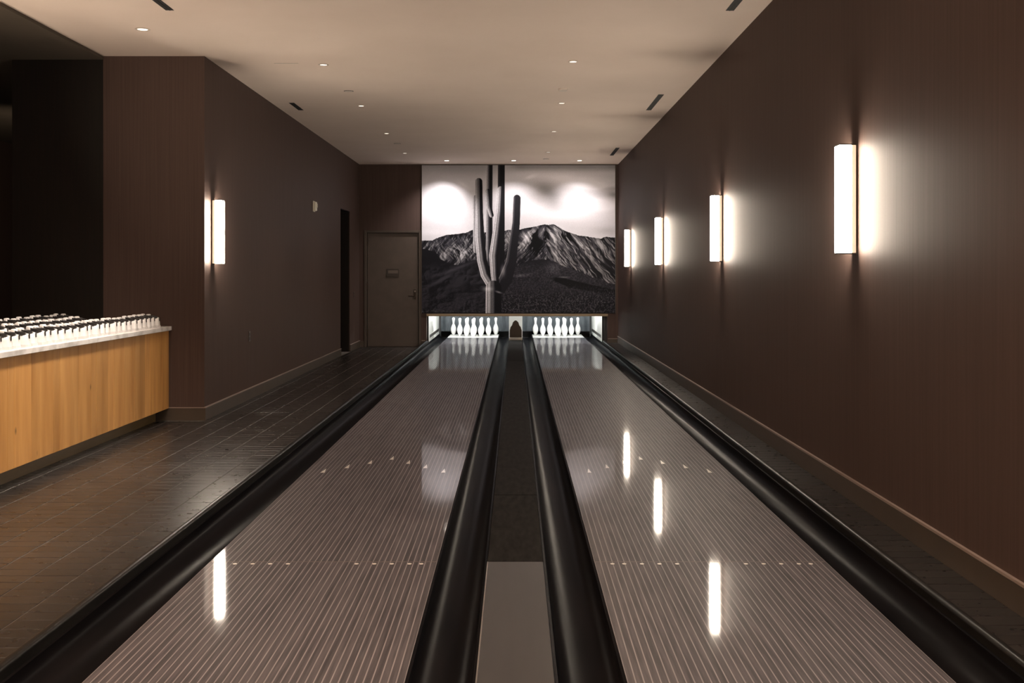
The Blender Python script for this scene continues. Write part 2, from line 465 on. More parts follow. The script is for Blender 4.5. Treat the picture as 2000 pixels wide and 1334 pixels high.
# ------------------------------------------------------------------ pin area
tag(boxes('pit_lining', [(-1.9, -1.705, YB + .15, 23.1, -.30, 1.2), (1.765, 1.95, YB + .15, 23.1, -.30, 1.2), (-1.9, 1.95, 23.0, 23.1, -.30, 1.2),
                     (-1.9, 1.95, YB + .15, 23.1, 1.15, 1.2), (-1.9, 1.95, YB + .1, 23.1, -.35, -.30)], M['black']), kind='structure').name = 'wall_pit'
def kickback(x0, x1, y0, y1, label, front):
    t = empty('kickback', ((x0 + x1) / 2, y0, -.12), label, 'panel')
    w = x1 - x0
    boxes('panel', [(-w / 2, w / 2, 0, y1 - y0, 0, .80)], M['kick'], t, .003)
    boxes('front_post', [(-w / 2 - (.0 if front > 0 else .055), w / 2 + (.055 if front > 0 else 0), -.03, -.001, 0, .80)], M['black'], t)['label'] = 'black front post'
    boxes('rear_post', [(-w / 2 - (.0 if front < 0 else .04), w / 2 + (.04 if front < 0 else 0), y1 - y0 + .001, y1 - y0 + .05, 0, .80)], M['black'], t)['label'] = 'black rear post'
    boxes('rub_rail', [(-.002 - w / 2 if front > 0 else w / 2, -w / 2 if front > 0 else w / 2 + .002, .25, y1 - y0 - .1, .18, .24)], M['housing'], t)['label'] = 'dark rub rail'
    return t
kickback(-1.702, -1.680, 19.75, 22.45, 'brightly lit white side panel at the left end of the pins', -1)
kickback(1.680, 1.702, 19.75, 22.45, 'brightly lit white side panel at the right end of the pins', 1)
# mechanism brackets seen at both ends under the beam
for sx, lab in ((-1, 'left'), (1, 'right')):
    t = empty('machine_bracket', (-1.737 if sx < 0 else 1.733, 19.60, -.12), 'black and white pinsetter bracket under the %s end of the wooden beam' % lab, 'bracket')
    if sx < 0:
        boxes('strut', [(-.022, -.008, 0, .02, .0, .33), (.012, .022, .0, .02, .0, .60)], M['white'], t, .002)
        boxes('bolt_block', [(-.018, .028, -.02, .03, .24, .42)], M['black'], t, .005)
        boxes('foot_plate', [(-.025, .028, -.03, .05, 0, .03)], M['nickel'], t, .003)
    else:
        boxes('strut', [(-.025, .028, 0, .03, .0, .62)], M['black'], t, .003)
        boxes('foot_plate', [(-.028, .028, -.03, .05, 0, .10)], M['nickel'], t, .004)
# centre housing between the two racks
t = empty('centre_housing', (.0, 20.15, 0), 'metal housing standing between the two pin racks', 'housing')
boxes('front_cover', [(-.125, .139, 0, .012, .045, .60)], M['kick'], t, .004)
boxes('side_panel', [(-.126, -.118, .012, 2.2, -.010, .60), (.118, .126, .012, 2.2, -.010, .60)], M['kick'], t)
boxes('bottom_lip', [(-.127, .141, -.015, .012, .010, .044)], M['nickel'], t, .003)
bm = bmesh.new()  # reflected shading of the glossy cover, built as a dark raised shape
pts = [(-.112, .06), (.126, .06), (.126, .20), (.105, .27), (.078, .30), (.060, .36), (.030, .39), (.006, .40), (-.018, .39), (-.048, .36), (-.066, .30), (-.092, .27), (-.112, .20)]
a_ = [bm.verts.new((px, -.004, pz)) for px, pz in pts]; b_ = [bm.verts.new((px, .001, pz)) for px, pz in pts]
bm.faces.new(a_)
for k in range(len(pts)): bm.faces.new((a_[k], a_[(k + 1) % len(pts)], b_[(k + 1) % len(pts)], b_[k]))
link('cover_face', mesh_of('cover_face', bm), M['bronze'], t)['label'] = 'dark shape standing for reflected shading on the cover'
# curtain and cushion at the back of the pit
for (xa, xb, lab) in ((-1.66, -.14, 'left'), (.14, 1.66, 'right')):
    t = empty('pit_curtain', ((xa + xb) / 2, 22.6, .05), 'slate grey pit curtain hanging behind the pins of the %s lane' % lab, 'curtain')
    w = xb - xa; bm = bmesh.new(); n = 60
    vs = []
    for j, zz in enumerate((0, .8)):
        vs.append([bm.verts.new((-w / 2 + w * k / n, .012 * math.sin(k * .9) * (1.4 - j * .6), zz)) for k in range(n + 1)])
    for k in range(n): bm.faces.new((vs[0][k], vs[0][k + 1], vs[1][k + 1], vs[1][k]))
    link('cloth', mesh_of('cloth', bm, True), M['curtain'], t)
    boxes('hem', [(-w / 2, w / 2, -.012, .012, -.015, .0)], M['black'], t, .003)

emis('pin_tube_rear', (.95, 1.0, 1.0), 380.0)
# lamp tube that lights the pins, hidden above the opening
for (xa, xb, lab) in ((-1.45, -.32, 'left'), (.32, 1.45, 'right')):
    t = empty('pin_light', ((xa + xb) / 2, 19.92, .80), 'fluorescent tube lighting the pins of the %s lane from above the opening' % lab, 'lamp')
    w = xb - xa
    boxes('channel', [(-w / 2, w / 2, -.04, .04, .0, .05)], M['white'], t)
    tube = lathe_mesh('tube', [(.018, -w / 2 + .02), (.018, w / 2 - .02)], 12)
    o = link('tube', tube, emis('pin_tube', (.95, 1.0, 1.0), 95.0), t, (0, 0, -.03)); o.rotation_euler = (0, PI / 2, 0)
    t = empty('pin_light', ((xa + xb) / 2, 20.60, .80), 'shielded fluorescent tube right above the pins of the %s lane' % lab, 'lamp')
    boxes('channel', [(-w / 2, w / 2, -.04, .04, .0, .05)], M['white'], t)
    boxes('baffle', [(-w / 2, w / 2, -.30, .105, -.20, -.194), (-w / 2, w / 2, -.306, -.30, -.20, .05)], M['black'], t)  # unseen plates added to keep this tube's light off the lane ahead
    o = link('tube', tube.copy(), None, t, (0, 0, -.03)); o.rotation_euler = (0, PI / 2, 0); o.data.materials.clear(); o.data.materials.append(bpy.data.materials['pin_tube_rear'])

# pins
prof = [(0, 0), (.0258, 0), (.0359, .019), (.0496, .057), (.0573, .0857), (.0605, .1143), (.0580, .149), (.0470, .184), (.0314, .219),
        (.0250, .238), (.0228, .254), (.0237, .276), (.0266, .2985), (.0306, .3207), (.0323, .343), (.0300, .361), (.020, .375), (.008, .3805), (0, .381)]
pin_me = lathe_mesh('pin', prof, 24); pin_me.materials.append(M['pin'])
st_me = lathe_mesh('stripe', [(.0262, .2365), (.0240, .246), (.0262, .2365)], 24)
bm = bmesh.new(); seg = 24
for (r0, z0, r1, z1) in ((.0258, .2355, .0246, .2405), (.0236, .2475, .0233, .2525)):
    a = [bm.verts.new((r0 * math.cos(2 * PI * k / seg), r0 * math.sin(2 * PI * k / seg), z0)) for k in range(seg)]
    c = [bm.verts.new((r1 * math.cos(2 * PI * k / seg), r1 * math.sin(2 * PI * k / seg), z1)) for k in range(seg)]
    for k in range(seg): bm.faces.new((a[k], a[(k + 1) % seg], c[(k + 1) % seg], c[k]))
st_me = mesh_of('neck_stripe', bm, True); st_me.materials.append(M['pin_stripe'])
places = [(0, 0, 'front head pin'), (1, -.5, 'left pin of the second row'), (1, .5, 'right pin of the second row'),
          (2, -1, 'left pin of the third row'), (2, 0, 'middle pin of the third row'), (2, 1, 'right pin of the third row'),
          (3, -1.5, 'far left corner pin of the back row'), (3, -.5, 'inner left pin of the back row'), (3, .5, 'inner right pin of the back row'), (3, 1.5, 'far right corner pin of the back row')]
proto = None
for (x0, x1), side in zip(LANE, ('left', 'right')):
    c = (x0 + x1) / 2
    for r, q, place in places:
        lab = 'white bowling pin, %s in the %s rack' % (place, side)
        if proto is None:
            proto = empty('bowling_pin', (0, 0, 0), lab, 'bowling pin', 'white pins racked on the left lane')
            link('pin_body', pin_me, None, proto); link('neck_stripe', st_me, None, proto)
            o = proto
        else: o = copy_tree(proto)
        o['label'] = lab; o['group'] = 'white pins racked on the %s lane' % side
        o.location = (c + q * .3048 + (.004 if side == 'left' else -.004), 21.22 + r * .264, 0)

# beam over the opening
o = boxes('trim_1', [(OX0 + .005, OX1 + .005, YB - .045, YB - .002, .507, .552)], M['oakbeam'], None, .003); o['kind'] = 'structure'

# ------------------------------------------------------------------ door, sign, alarm
t = struct('door_1', [(-2.838, -1.858, YB + .030, YB + .072, LFLOOR + .008, 2.098)], M['door'], .003)
boxes('door_frame', [(DX0 - .03, -2.846, YB - .012, YB + .12, LFLOOR, 2.15), (-1.850, DX1 + .03, YB - .012, YB + .12, LFLOOR, 2.15), (-2.846, -1.850, YB - .012, YB + .12, 2.106, 2.15)], M['doorframe'], t, .003)
boxes('frame_gasket', [(-2.846, -2.839, YB + .045, YB + .1, LFLOOR, 2.106), (-1.857, -1.850, YB + .045, YB + .1, LFLOOR, 2.106), (-2.846, -1.850, YB + .045, YB + .1, 2.099, 2.106)], M['doorgap'], t)
for z in (1.93, 1.10, .20):
    boxes('hinge', [(-2.856, -2.828, YB + .004, YB + .029, z - .07, z + .07)], M['bronze'], t, .003)
bm = bmesh.new()
box(bm, -1.945, -1.905, YB + .018, YB + .030, .83, 1.02, .004)
h = link('handle', mesh_of('handle', bm), M['bronze'], t)
boxes('lever', [(-2.05, -1.915, YB - .040, YB - .022, .885, .905), (-1.934, -1.914, YB - .040, YB + .020, .885, .905)], M['bronze'], h, .003)
boxes('lock_cylinder', [(-1.938, -1.912, YB - .012, YB + .020, .965, 1.0)], M['nickel'], h, .006)
boxes('threshold', [(-2.846, -1.850, YB - .02, YB + .1, LFLOOR, LFLOOR + .006)], M['bronze'], t)
t = empty('door_sign', (-2.352, YB + .0295, 1.337), 'small dark rectangular sign plate mounted on the brown door', 'sign')
boxes('plate', [(-.118, .118, -.012, 0, -.078, .078)], M['plate'], t, .003)
boxes('insert', [(-.088, .100, -.0135, -.0122, -.010, .048)], M['plate_in'], t)
# fire strobe on the left wall
t = empty('strobe_alarm', (XL, 15.1, 2.32), 'small white wall strobe alarm high on the left wall', 'alarm')
boxes('backplate', [(0, .012, -.060, .060, -.078, .078)], M['white'], t, .003)
boxes('strobe_body', [(.012, .045, -.050, .050, -.068, .068)], M['white'], t, .012)
boxes('strobe_lens', [(.045, .058, -.018, .018, -.02, .04)], mat('clear_lens', (.9, .86, .75), .1), t, .004)
for (y, z, lab) in ((11.45, .62, 'near the wall corner'), (18.85, .93, 'beside the dark doorway')):
    t = empty('wall_outlet', (XL, y, z), 'small dark outlet plate on the left wall %s' % lab, 'outlet')
    boxes('plate', [(0, .006, -.035, .035, -.058, .058)], M['wallplate'], t, .002)
    boxes('socket', [(.006, .008, -.017, .017, .008, .040), (.006, .008, -.017, .017, -.040, -.008)], M['black'], t)

# ------------------------------------------------------------------ wall sconces
def sconce():
    """against the plane x=0, body towards -x"""
    t = empty('wall_sconce', (0, 0, 0), '', 'wall lamp', 'vertical bar sconces along the walls')
    H = .31
    boxes('mount_plate', [(-.012, 0, -.018, .018, -H + .04, H - .04)], M['housing'], t)
    boxes('acrylic_edge', [(-.036, -.012, -.048, .048, -H, H)], M['sconce_edge'], t, .002)['label'] = 'cream translucent rear edge'
    boxes('diffuser', [(-.106, -.0362, -.048, .048, -H, H)], M['sconce_on'], t, .004)['label'] = 'glowing diffuser'
    for s in (-1, 1):
        boxes('end_cap', [(-.108, -.010, -.050, .050, H * s + (0 if s > 0 else -.006), H * s + (.006 if s > 0 else 0))], M['housing'], t)
    return t
p = sconce()
labs = ['brightest and nearest glowing bar sconce on the right wall', 'second nearest glowing bar sconce on the right wall',
        'third nearest glowing bar sconce on the right wall', 'farthest glowing bar sconce on the right wall beside the mural']
for i, y in enumerate((5.90, 9.70, 13.55, 17.35)):
    o = p if i == 0 else copy_tree(p)
    o.location = (XR, y, 1.755); o['label'] = labs[i]
for y, lab in ((2.05, 'bar sconce on the right wall level with the foul line'), (-1.75, 'bar sconce on the right wall behind the bowler')):
    o = copy_tree(p); o.location = (XR, y, 1.755); o['label'] = lab
o = copy_tree(p); o.location = (XL, 10.06, 1.735); o.rotation_euler = (0, 0, PI)
o['label'] = 'lone glowing bar sconce on the left wall close to the wall corner'

# ------------------------------------------------------------------ ceiling fittings
ring = lathe_mesh('trim_ring', [(.034, 0), (.050, -.001), (.050, -.005), (.040, -.006), (.034, -.001)], 24)
ring.materials.append(M['trimring'])
lens = lathe_mesh('lens', [(0, -.002), (.034, -.002), (.034, -.0005), (0, -.0005)], 20); lens.materials.append(M['lens'])
def down(x, y, label, s=1.0, z=CEIL):
    t = empty('recessed_downlight', (x, y, z), label, 'ceiling light', 'small recessed downlights')
    link('trim_ring', ring, None, t); link('lens', lens, None, t); t.scale = (s, s, 1)
    return t
for i, y in enumerate((10.2, 12.7, 15.2, 17.7)):
    down(-1.92, y, ('nearest', 'second nearest', 'third nearest', 'farthest')[i] + ' small downlight in the left ceiling row over the tiles')
for i, y in enumerate((10.05, 12.5, 15.0, 17.55)):
    down(.57, y, ('nearest', 'second nearest', 'third nearest', 'farthest')[i] + ' small downlight in the right ceiling row over the right lane')
down(-3.19, 8.72, 'brightest small downlight at the upper left, over the counter end', 1.25)
hot = lathe_mesh('lens', [(0, -.003), (.036, -.003), (.036, -.0005), (0, -.0005)], 20); hot.materials.append(M['lens_hot'])
for x, lab in ((-1.27, 'left'), (-.03, 'middle'), (1.19, 'right')):
    t = empty('accent_light', (x, 18.86, CEIL), '%s of the three glaring accent lights in front of the cactus mural' % lab, 'ceiling light', 'accent lights before the mural')
    link('trim_ring', ring, None, t); link('lens', hot, None, t)
det = lathe_mesh('base', [(0, 0), (.055, 0), (.055, -.012), (.045, -.022), (0, -.024)], 24); det.materials.append(M['trimbronze'])
t = empty('smoke_detector', (.54, 11.55, CEIL), 'round pale smoke detector between two downlights of the right ceiling row', 'smoke detector')
link('housing', det, None, t)
cov = lathe_mesh('cover', [(0, 0), (.045, 0), (.045, -.003), (.043, -.005), (0, -.005)], 24); cov.materials.append(M['trimring'])
rim = lathe_mesh('rim', [(.045, 0), (.056, 0), (.056, -.0015), (.045, -.0015)], 24); rim.materials.append(M['bronze'])
for x, y, lab in ((-1.91, 11.68, 'between the two nearest downlights of the left ceiling row'), (-1.9, 16.4, 'before the farthest downlight of the left ceiling row'), (.56, 18.6, 'close to the mural in the right ceiling row')):
    t = empty('sprinkler_cover', (x, y, CEIL), 'flat round sprinkler cover plate ' + lab, 'sprinkler')
    link('cover_face', cov, None, t); link('shadow_gap', rim, None, t)
boxes('access_seam', [(-2.40, -2.16, 10.13, 10.15, CEIL - .002, CEIL + .001)], M['trimring'])
o = bpy.data.objects['access_seam']; o.name = 'access_panel'; tag(o, 'faint narrow access panel edge in the ceiling near the wall corner', 'access panel')
for (x0, x1, y0, y1, lab) in ((1.672, 1.737, 6.95, 8.10, 'nearest long black slot vent in the ceiling by the right wall'),
                              (1.672, 1.737, 11.90, 13.04, 'middle long black slot vent in the ceiling by the right wall'),
                              (1.672, 1.737, 16.95, 18.05, 'farthest long black slot vent in the ceiling by the right wall'),
                              (-2.775, -2.71, 7.50, 8.09, 'near short black slot vent in the ceiling by the left wall'),
                              (-2.775, -2.71, 12.48, 13.04, 'far short black slot vent in the ceiling by the left wall')):
    t = empty('slot_vent', ((x0 + x1) / 2, (y0 + y1) / 2, CEIL), lab, 'air vent')
    w, d = x1 - x0, y1 - y0
    boxes('slot', [(-w / 2, w / 2, -d / 2, d / 2, -.002, .003)], M['slot'], t)
    boxes('blade', [(-.004, .004, -d / 2, d / 2, -.004, -.001)], M['slot'], t)

# ------------------------------------------------------------------ counter with shoes
CY0, CY1 = 4.6, 9.775
t = empty('service_counter', (-3.9, CY1, LFLOOR), 'long golden oak fronted counter with a recessed dark base', 'counter')
def loc(lst):      # world boxes into the counter's space
    return [(a + 3.9, b + 3.9, c - CY1, d - CY1, e - LFLOOR, f - LFLOOR) for a, b, c, d, e, f in lst]
boxes('carcass', loc([(-4.62, -3.352, CY0, CY1, .031, .780)]), M['kick_plate'], t)
boxes('toe_kick', loc([(-4.60, -3.433, CY0, CY1 - .05, LFLOOR, .031)]), M['kick_plate'], t)
boxes('end_panel', loc([(-3.352, -3.331, CY1 - .0, CY1 + .018, .031, .780)]), M['oak'], t)
seams = [9.29, 8.10, 6.90, 5.70]
y = CY1 - .004
ys = [y]
widths = [.17, .11, .20, .13, .24, .09, .16, .22, .12, .19, .10, .23, .15]
k = 0
while y > CY0 + .3:
    w = widths[k % 13]; k += 1
    ny = y - w
    for s in seams:
        if abs(ny - s) < .08 : ny = s
    ys.append(ny); y = ny
for a, c in zip(ys, ys[1:]):
    seam = any(abs(c - s) < .001 for s in seams)
    o = boxes('plank', loc([(-3.350, -3.330 + random.uniform(-.0006, .0006), c + (.0035 if seam else .0007), a - .0007, .032, .779)]), M['oak'], t, .0012)
top = boxes('worktop', [(-4.66, -3.30, CY0, CY1 + .012, .7805, .820)], M['marble'], None, .003)
tag(top, 'white marble worktop slab lying on the oak counter', 'worktop')

# shoe: heel at x=0, toe towards -x
def shoe_parts():
    secs = [(0.0, .022, .070, 0), (.006, .030, .094, 0), (.03, .037, .099, .0), (.06, .039, .094, 0), (.09, .040, .097, 0), (.115, .040, .114, 0),
            (.14, .038, .100, 0), (.17, .041, .078, 0), (.205, .044, .060, 0), (.24, .042, .048, 0), (.268, .034, .036, 0), (.283, .018, .026, 0)]
    bm = bmesh.new(); rings = []
    n = 12
    for x, hw, h, _ in secs:
        ring_ = []
        for k in range(n + 1):
            a = PI * k / n
            yy = hw * math.copysign(abs(math.cos(a)) ** .62, math.cos(a)) * (1 - .28 * math.sin(a) ** 3)
            zz = .018 + (h - .018) * math.sin(a) ** .75
            ring_.append(bm.verts.new((-x, yy, zz)))
        rings.append(ring_)
    for a, c in zip(rings, rings[1:]):
        for k in range(n): bm.faces.new((a[k], a[k + 1], c[k + 1], c[k]))
    for r in (rings[0], rings[-1]): bm.faces.new(r)
    for a, c in zip(rings, rings[1:]): bm.faces.new((a[0], c[0], c[-1], a[-1]))
    up = mesh_of('upper', bm, True)
    bm = bmesh.new()
    lo, hi = [], []
    outline = [(x, hw + .003) for x, hw, h, _ in secs]
    pts = [(-x + (.003 if i == 0 else 0), w) for i, (x, w) in enumerate(outline)] + [(-x, -w) for x, w in reversed(outline)]
    lo = [bm.verts.new((x, y, 0)) for x, y in pts]; hi = [bm.verts.new((x, y, .019)) for x, y in pts]
    bm.faces.new(lo); bm.faces.new(hi)
    for k in range(len(pts)): bm.faces.new((lo[k], lo[(k + 1) % len(pts)], hi[(k + 1) % len(pts)], hi[k]))
    so = mesh_of('sole', bm)
    # dark collar ring round the foot opening, with a V dip at the heel, plus dark lining
    bm = bmesh.new(); outer, inner, rim_ = [], [], []
    for k in range(16):
        a = 2 * PI * k / 16
        cx_ = -.055 + .050 * math.cos(a); cy_ = .030 * math.sin(a)
        z = .099 + .010 * (1 - math.cos(a)) - .012 * max(0, math.cos(a)) ** 6
        outer.append(bm.verts.new((cx_ , cy_, z - .026)))
        rim_.append(bm.verts.new((cx_ * 1.0, cy_ * .95, z)))
        inner.append(bm.verts.new((-.055 + .040 * math.cos(a), cy_ * .7, z - .012)))
    for k in range(16):
        k2 = (k + 1) % 16
        bm.faces.new((outer[k], outer[k2], rim_[k2], rim_[k])); bm.faces.new((rim_[k], rim_[k2], inner[k2], inner[k]))
    bm.faces.new(inner)
    co = mesh_of('collar', bm, True)
    bm = bmesh.new()
    for i in range(4):
        x = -.128 - .022 * i; z = .109 - .0155 * i
        box(bm, x - .003, x + .003, -.018, .018, z - .012, z + .001, .001)
    la = mesh_of('laces', bm)
    bm = bmesh.new()
    box(bm, -.120, -.090, -.027, .027, .095, .127, .008)
    to = mesh_of('tongue', bm, True)
    up.materials.append(M['shoe']); so.materials.append(M['sole']); co.materials.append(M['shoe_black']); la.materials.append(M['shoe_black']); to.materials.append(M['shoe'])
    bm = bmesh.new()
    box(bm, .0005, .0045, -.007, .007, .060, .098, .001)
    ht = mesh_of('heel_tab', bm); ht.materials.append(M['shoe_black'])
    return [('upper', up), ('sole', so), ('collar', co), ('lace', la), ('tongue', to), ('heel_tab', ht)]
parts = shoe_parts()
proto = None
rows = [('front row', -3.352, 9.60, 13, .0), ('middle row', -3.76, 8.98, 7, .0), ('back row', -4.17, 9.62, 6, 0)]
for rname, hx, y0, n, _ in rows:
    for k in range(n):
        for s in (0, 1):
            lab = '%s white shoe of the %s pair from the wall, %s on counter' % (('far', 'near')[s], ORD[k], rname)
            if proto is None:
                proto = empty('bowling_shoe', (0, 0, 0), lab, 'shoe')
                for nm, me in parts: link(nm, me, None, proto)
                o = proto
            else: o = copy_tree(proto)
            o['label'] = lab; o['group'] = 'rental shoes in the %s on the counter' % rname
            o.location = (hx + random.uniform(-.012, .012), y0 - .236 * k - .108 * s, .8201)
            o.rotation_euler = (0, 0, random.uniform(-.02, .02) + (.03 if s else -.03) + (0 if rname[0] == 'f' else random.uniform(-.03, .03)))
            sc_ = random.uniform(.97, 1.06); o.scale = (sc_, 1, sc_)

# ------------------------------------------------------------------ the mural (flat black and white print)
MX0, MX1, MZ0, MZ1 = -1.792, 1.915, .562, 3.402
NU, NV = 560, 430
U, Vv = np.meshgrid(np.linspace(18, 1695, NU), np.linspace(1292, 28, NV))     # print units: x right, y down

def vnoise(x, y, seed):
    r = np.random.RandomState(seed); g_ = r.rand(256, 256)
    xi = np.floor(x).astype(int); yi = np.floor(y).astype(int); fx = x - xi; fy = y - yi
    fx = fx * fx * (3 - 2 * fx); fy = fy * fy * (3 - 2 * fy)
    a = g_[xi % 256, yi % 256]; b_ = g_[(xi + 1) % 256, yi % 256]; c_ = g_[xi % 256, (yi + 1) % 256]; d_ = g_[(xi + 1) % 256, (yi + 1) % 256]
    return (a * (1 - fx) + b_ * fx) * (1 - fy) + (c_ * (1 - fx) + d_ * fx) * fy
def fbm(x, y, seed, oct_=5, ridged=False):
    s = 0; amp = 1; tot = 0
    for k in range(oct_):
        v = vnoise(x * 2 ** k + 7.3 * k, y * 2 ** k + 3.1 * k, seed + k)
        if ridged: v = 1 - abs(2 * v - 1)
        s = s + v * amp; tot += amp; amp *= .52
    return s / tot
def gs(cx, cy, sx, sy, rot=0.0):
    c_, s_ = math.cos(rot), math.sin(rot)
    dx, dy = U - cx, Vv - cy
    a = (dx * c_ + dy * s_) / sx; b_ = (-dx * s_ + dy * c_) / sy
    return np.exp(-(a * a + b_ * b_))
def sstep(e0, e1, x):
    t_ = np.clip((x - e0) / (e1 - e0), 0, 1); return t_ * t_ * (3 - 2 * t_)

# sky
cl = fbm(U / 330 + .25 * fbm(U / 120, Vv / 60, 3), Vv / 95, 11)
sky = .68 + .14 * (cl - .5) + .10 * sstep(500, 300, U) * sstep(120, 260, Vv)
sky += -.30 * sstep(190, 40, Vv) * sstep(1000, 500, U) * (.7 + .6 * cl) * (1 - .5 * gs(60, 150, 130, 90))
sky += -.36 * sstep(105, 40, Vv) * sstep(700, 900, U)
sky += .30 * gs(1330, 150, 330, 48, .10) * (.55 + .9 * cl) + .22 * gs(960, 128, 50, 14, -.3)
sky += .34 * gs(1520, 215, 200, 26, .05)
sky += -.30 * gs(1085, 235, 90, 60, .3) - .14 * gs(1160, 320, 60, 80)
sky += -.34 * gs(1670, 225, 90, 20) - .30 * gs(1690, 280, 60, 30)
sky += .32 * gs(1540, 360, 170, 62, .15) * (.6 + .8 * cl) + .24 * gs(1010, 390, 120, 55, .3) + .15 * gs(1250, 450, 200, 45)
sky += -.16 * gs(1620, 590, 120, 40) - .05 * gs(1350, 560, 160, 40)
sky += .16 * gs(380, 200, 60, 20, .5) + .10 * gs(100, 600, 240, 30)
sky = np.clip(sky, .05, .92)
img = sky.copy()
# mountains with relief shading
sk = np.array([(0, 670), (110, 672), (150, 650), (230, 625), (330, 615), (400, 606), (460, 580), (560, 600), (640, 610), (730, 592), (760, 580), (850, 582), (950, 560),
               (1020, 548), (1080, 533), (1120, 536), (1160, 531), (1205, 556), (1250, 585), (1310, 605), (1370, 627), (1430, 634), (1500, 645), (1570, 656), (1620, 636), (1660, 645), (1734, 647)])
top_ = np.interp(U[0], sk[:, 0], sk[:, 1]) + 7 * (fbm(U[0] / 14, U[0] * 0, 40) - .5)
mtn = Vv > top_[None, :]
def relief(sx, sy, seed, light=(-1, -.5), k=3.0, oct_=5):
    wx = U + 60 * (fbm(U / 150, Vv / 110, seed + 50) - .5); wy = Vv + 50 * (fbm(U / 130, Vv / 120, seed + 60) - .5)
    h = fbm(wx / sx, wy / sy, seed, oct_, True)
    gy, gx = np.gradient(h)
    return .5 + k * (gx * light[0] - gy * light[1]) * 12
def relief2(sx, sy, shear, seed, k, oct_=4):
    wx = U + shear * (Vv - 560) + 70 * (fbm(U / 170, Vv / 120, seed + 50, 3) - .5)
    wy = Vv + 40 * (fbm(U / 130, Vv / 120, seed + 60, 3) - .5)
    h = fbm(wx / sx, wy / sy, seed, oct_, True)
    gy, gx = np.gradient(h)
    return np.clip(.5 + k * (-gx - .35 * gy) * 12, 0, 1.2)
r1 = np.where(U > 1100, relief2(150, 330, -.75, 21, 3.4), relief2(150, 300, .8, 24, 3.4))
r2 = relief2(60, 110, -.5, 31, 1.5, 3)
mt = .010 + .165 * (r1 ** 2.4) * (.45 + .7 * r2) 
mt += .30 * gs(925, 640, 42, 42, .5) * (.4 + r2) + .20 * gs(885, 700, 34, 10, .4)
mt += .17 * gs(1165, 640, 46, 85, .55) * (.5 + r1) + .09 * gs(1050, 610, 24, 60, .4) + .10 * gs(1190, 780, 120, 40, -.4) * r2
mt += .10 * gs(1440, 720, 120, 60, .4) * r2 + .05 * gs(1300, 840, 60, 60) * r2
mt += -.13 * gs(1000, 670, 38, 80, -.25) - .12 * gs(1255, 640, 55, 20, .5) - .12 * gs(1110, 670, 20, 60, -.3)
mt += .17 * gs(330, 770, 130, 55, .15) * r2 ** 1.5 * 1.5 + .06 * gs(140, 705, 30, 12)
mt *= .45 + .55 * sstep(0, 40, Vv - top_[None, :])
img = np.where(mtn, mt, img)
# nearer dark slopes
n3 = fbm(U / 60, Vv / 40, 71); n4 = fbm(U / 9, Vv / 8, 81, 3)
e1 = np.interp(U[0], [0, 60, 130, 180, 240, 330, 470, 560], [735, 750, 770, 830, 862, 880, 840, 830])
slope = Vv > (e1[None, :] + 14 * (n3 - .5)); left = U < 620
sl = .010 + .020 * np.clip(relief(210, 130, 91, k=3.0, oct_=3), 0, 1) * sstep(840, 960, Vv) + .030 * gs(300, 915, 190, 14, -.35) + .022 * gs(180, 1010, 130, 12, -.5)
sl += .045 * sstep(1000, 1250, Vv) * np.clip(n4 - .42, 0, 1)
img = np.where(slope & left & mtn, sl, img)
e2 = np.interp(U[0], [560, 850, 950, 1060, 1160, 1300, 1500, 1734], [860, 880, 842, 830, 850, 905, 985, 1060])
sl2 = .012 + .06 * n4 ** 2 * sstep(840, 930, Vv) * (n3 + .35) + .10 * gs(880, 970, 85, 12, -.1) * n4 + .07 * gs(1160, 905, 60, 40) * n4 + .09 * gs(1250, 985, 36, 7)
sl2 += .04 * gs(1480, 930, 260, 30, .25) * n3
slope2 = Vv > (e2[None, :] + 24 * (n3 - .5))
img = np.where(slope2 & ~left, sl2, img)
band = np.interp(U[0], [1150, 1250, 1400, 1734], [985, 992, 1030, 1100])[None, :]
bl = np.interp(U[0], [1150, 1300, 1500, 1734], [1010, 1075, 1110, 1145])[None, :]
inband = sstep(-6, 6, Vv - band) * sstep(8, -8, Vv - bl) * sstep(1130, 1180, U)
img = img * (1 - inband) + .006 * inband
# foreground scrub
fg = sstep(1020, 1200, Vv + 60 * (n3 - .5)) * sstep(600, 760, U)
n5 = fbm(U / 7, Vv / 10, 101, 3)
img = np.where(~left, img * (1 - fg) + fg * (.012 + .16 * np.clip(n5 - .45, 0, 1) ** 1.3 * 1.6), img)
spk = (np.random.RandomState(3).rand(NV, NU) > .988) * sstep(1000, 1260, Vv) * sstep(600, 760, U)
img += .22 * spk
img += .25 * np.clip(fbm(U / 12, Vv / 7, 130, 2) - .60, 0, 1) * sstep(1255, 1272, Vv)
img *= 1 - .7 * sstep(1283, 1290, Vv)

